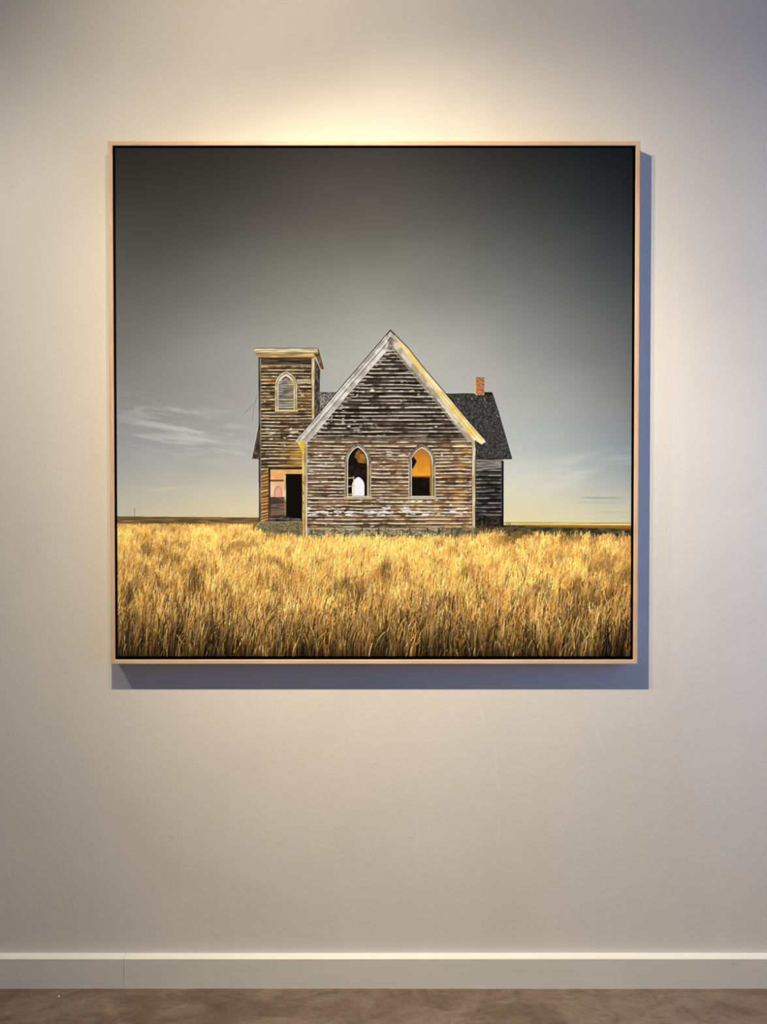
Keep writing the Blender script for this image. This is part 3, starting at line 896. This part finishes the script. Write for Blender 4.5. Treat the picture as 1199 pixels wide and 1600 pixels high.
def paint_grass(cv):
    rs = np.random.RandomState(11)
    A = cv.a
    Hc, Wc = A.shape[:2]
    y_top, y_end = 826.0, 1068.0
    # ground seen between the stalks: straw far off, nearly black close by
    sl, X, Y = cv.box(OX, 842, OX + CW, OY + CH)
    t = step(870, 1000, Y + 16 * (fbm(X * 0.03, Y * 0.03, 410, 3) - 0.5))[..., None]
    g = fbm(X * 0.16, Y * 0.035, 411, 3)[..., None]
    A[sl] = (c3(150, 106, 44) * (1 - t) + c3(26, 17, 8) * t) * (0.55 + 0.9 * g)
    y = y_top
    while y < y_end:
        yb = y
        t = (yb - y_top) / (y_end - y_top)
        y += 1.0 + 4.6 * t
        hmean = 8.5 + 80 * t ** 0.9
        n = int(CW * (1.35 - 0.95 * t))
        x = rs.uniform(OX - 20, OX + CW + 20, n)
        if t < 0.14:                                         # blades kept off the bare foot of the walls
            lim = np.where((x > 394) & (x < 474), 829 + (x - 394) * 0.10, np.where((x >= 474) & (x < 690), 839.5,
                  np.where((x >= 690) & (x < 745), 838.0, np.where((x >= 745) & (x < 790), 830.0, 815))))
            lim = np.where(x > 790, 835 + (x - 790) * 0.012, lim)
            lim = lim + 7 * (vnoise(x * 0.11, x * 0, 420) - 0.5) + 3.5 * rs.normal(0, 0.5, n)
            x = x[yb - hmean * 0.8 > lim]
            n = len(x)
            if n == 0:
                continue
        h = hmean * rs.uniform(0.55, 1.12, n)
        gust = 0.02 + 0.12 * (fbm(x * 0.012, np.full(n, yb * 0.02), 403, 2) - 0.5)
        lean = gust + rs.normal(0, 0.028 + 0.045 * t, n)
        curl = np.abs(rs.normal(0.05, 0.16, n)) * np.where(rs.rand(n) < 0.82, 1, -1)
        tn = np.full(n, t)
        tuft = fbm(x * 0.016, np.full(n, yb * 0.040), 401, 3)
        hollow = fbm(x * 0.040, np.full(n, yb * 0.055), 402, 3)
        clump = fbm(x * 0.10, np.full(n, yb * 0.07), 405, 2)
        fine = vnoise(x * 0.30, np.full(n, yb * 0.10), 406)
        br = 0.76 + 0.46 * tuft + (0.34 + 0.3 * t) * (clump - 0.5) + (0.26 + 0.25 * t) * (fine - 0.5) + rs.normal(0, 0.06, n)
        br *= 1 - (0.18 + 0.42 * t) * step(0.57, 0.70, hollow)
        mid = np.exp(-((x - 660) / 270.0) ** 2)
        br += (1 - step(0.05, 0.60, tn)) * (0.05 + 0.20 * mid)
        br *= 1 - 0.28 * step(0.60, 1.0, tn) - 0.13 * step(430, 190, x) * step(0.10, 0.5, tn) - 0.10 * step(900, 1000, x)
        br = np.clip(br, 0.10, 1.25)
        patch = step(0.60, 0.68, fbm(x * 0.035, np.full(n, yb * 0.05), 421, 2)) * step(740, 800, x) * (1 - step(0.10, 0.22, tn))
        br *= 1 - 0.5 * patch
        shade = (x > 786) & (yb < 842)
        br = np.where(shade & (rs.rand(n) < 0.95), br * 0.34, br)
        warm = (0.7 * vnoise(x * 0.2, np.full(n, yb * 0.2), 407) + 0.3 * rs.rand(n))[:, None]
        tip = ((1 - warm) * c3(228, 160, 74) + warm * c3(248, 196, 108)) * br[:, None]
        pale = (rs.rand(n) < 0.05 + 0.10 * t)[:, None]
        tip = np.where(pale, tip * 0.5 + c3(236, 210, 160) * 0.55 * np.clip(br[:, None] + 0.1, 0, 1.1), tip)
        brown = (rs.rand(n) < 0.05 + 0.10 * t)[:, None]
        tip = np.where(brown, tip * c3(0.80, 0.70, 0.56), tip)
        root = tip * np.clip(0.90 - 0.85 * t, 0.16, 1) * c3(0.95, 0.84, 0.66)
        dark = (rs.rand(n) < 0.03 + 0.20 * t * t)[:, None]
        tip = np.where(dark, tip * (0.66 - 0.36 * t), tip)
        root = np.where(dark, root * 0.4, root)
        wpx = 1.5 + 1.2 * t + rs.rand(n) * (0.9 + 1.8 * t)
        seedhead = rs.rand(n) < 0.35
        for k in range(int(h.max() * SS) + 1):
            s = k / (h * SS)
            m = s <= 1
            if not m.any():
                break
            sm, hm = s[m], h[m]
            xx = x[m] + hm * (lean[m] * sm + curl[m] * sm ** 4 * 0.55)
            yy = yb - hm * (sm - 0.30 * np.abs(curl[m]) * sm ** 5)
            ix = ((xx - OX) * SS).astype(int)
            iy = ((yy - OY) * SS).astype(int)
            e = np.clip(sm * 1.15 + 0.1 - 0.1 * t, 0, 1)[:, None] ** (1.0 + 0.8 * t)
            c = root[m] * (1 - e) + tip[m] * e
            head = seedhead[m] & (sm > 0.78)
            c = np.where(head[:, None], np.minimum(c * 1.13 + 6, 255), c)
            ww = wpx[m] * (1.0 - 0.55 * sm) + np.where(head, 0.9, 0)
            for dxp in range(5):
                q = (ww > dxp) & (ix + dxp >= 0) & (ix + dxp < Wc) & (iy >= 0) & (iy < Hc)
                A[iy[q], ix[q] + dxp] = c[q]


def paint_print():
    cv = Canvas()
    paint_sky(cv)
    paint_land(cv)
    paint_church(cv)
    paint_grass(cv)
    a = cv.a
    # tufts and weeds over the wall feet, and the dark scrub by the wing
    rs = np.random.RandomState(5)
    for i in range(70):
        x = 742 + 60 * rs.rand()
        y = 826 + 9 * rs.rand()
        g = 40 + 60 * rs.rand()
        cv.line([(x, y), (x + rs.normal(1, 3), y - 4 - 9 * rs.rand())], 0.7, (g * 1.25, g, g * 0.6))
    # pixel-size filter and the slight crispness of the print
    def boxf(b, r):
        k = 2 * r + 1
        for ax in (0, 1):
            p = np.pad(b, [(r + 1, r) if i == ax else (0, 0) for i in range(3)], mode='edge')
            s = np.cumsum(p, axis=ax, dtype=np.float64)
            hi = np.take(s, np.arange(k, s.shape[ax]), axis=ax)
            lo = np.take(s, np.arange(0, s.shape[ax] - k), axis=ax)
            b = ((hi - lo) / k).astype(np.float32)
        return b
    a = boxf(a, 1)
    soft = boxf(boxf(a, 3), 3)
    a = np.clip(a + 0.35 * (a - soft), 3, 255)
    return a
#PAINT-END


def srgb_to_linear(c):
    c = np.clip(c, 0, 1)
    return np.where(c <= 0.04045, c / 12.92, ((c + 0.055) / 1.055) ** 2.4)


def build_print(nx, nz):
    u = np.linspace(0, 1, nx)
    v = np.linspace(0, 1, nz)
    U, Vv = np.meshgrid(u, v)
    X = px0 + (px1 - px0) * U
    Z = pz0 + (pz1 - pz0) * Vv
    co = np.stack([X - AX, np.full_like(X, PY), Z - AZ], -1).reshape(-1, 3).astype(np.float32)
    i = np.arange(nx * nz).reshape(nz, nx)
    quads = np.stack([i[:-1, :-1], i[:-1, 1:], i[1:, 1:], i[1:, :-1]], -1).reshape(-1).astype(np.int32)
    me = bpy.data.meshes.new('print')
    me.vertices.add(nx * nz)
    me.vertices.foreach_set('co', co.ravel())
    nq = len(quads) // 4
    me.loops.add(nq * 4)
    me.loops.foreach_set('vertex_index', quads)
    me.polygons.add(nq)
    me.polygons.foreach_set('loop_start', np.arange(0, nq * 4, 4, dtype=np.int32))
    me.update(calc_edges=True)
    # which spot of the drawing each point of the print shows
    c, s = math.cos(PITCH), math.sin(PITCH)
    dy, dz = PY + CAM_D, Z - CAM_Z
    depth = dy * c + dz * s
    pxx = W_PX / 2 + F_PX * X / depth
    pyy = H_PX / 2 - F_PX * (-dy * s + dz * c) / depth
    a = paint_print()
    gx = np.clip((pxx - OX) * SS - 0.5, 0, a.shape[1] - 1.01)
    gy = np.clip((pyy - OY) * SS - 0.5, 0, a.shape[0] - 1.01)
    x0, y0 = gx.astype(int), gy.astype(int)
    tx, ty = (gx - x0)[..., None], (gy - y0)[..., None]
    col = (a[y0, x0] * (1 - tx) + a[y0, x0 + 1] * tx) * (1 - ty) + (a[y0 + 1, x0] * (1 - tx) + a[y0 + 1, x0 + 1] * tx) * ty
    lin = srgb_to_linear(col / 255.0)
    if LIGHT is None:
        ink = np.full_like(lin, 0.12)
    else:
        basis = np.stack([U ** i * Vv ** j for i in range(5) for j in range(5 - i)], -1)
        field = np.exp(basis @ np.array(LIGHT).T)         # light reaching the print / albedo
        ink = np.clip(lin / field, 0.002, 0.92)
    rgba = np.ones((nx * nz, 4), np.float32)
    rgba[:, :3] = ink.reshape(-1, 3)
    at = me.color_attributes.new('ink', 'FLOAT_COLOR', 'POINT')
    at.data.foreach_set('color', rgba.ravel())
    me.materials.append(M_PRINT)
    o = bpy.data.objects.new('print', me)
    COL.objects.link(o)
    o.parent = art
    describe(o, 'colour photograph of a weathered church under a dark sky')
    return o


build_print(960, 946)

# ------------------------------------------------------------------ a chip of plaster on the floor
cx, cy = on_floor(92, 1557.5)
bm = bmesh.new()
bmesh.ops.create_icosphere(bm, subdivisions=2, radius=0.0022)
rnd = random.Random(3)
for v in bm.verts:
    v.co *= rnd.uniform(0.75, 1.2)
    v.co.z *= 0.6
lo = min(v.co.z for v in bm.verts)
for v in bm.verts:
    v.co.z -= lo
me = bpy.data.meshes.new('plaster_chip')
bm.to_mesh(me)
bm.free()
me.materials.append(M_CRUMB)
o = bpy.data.objects.new('plaster_chip', me)
COL.objects.link(o)
o.location = (cx, cy, 0)
describe(o, 'tiny white chip lying on the brown floor near the baseboard', 'chip')
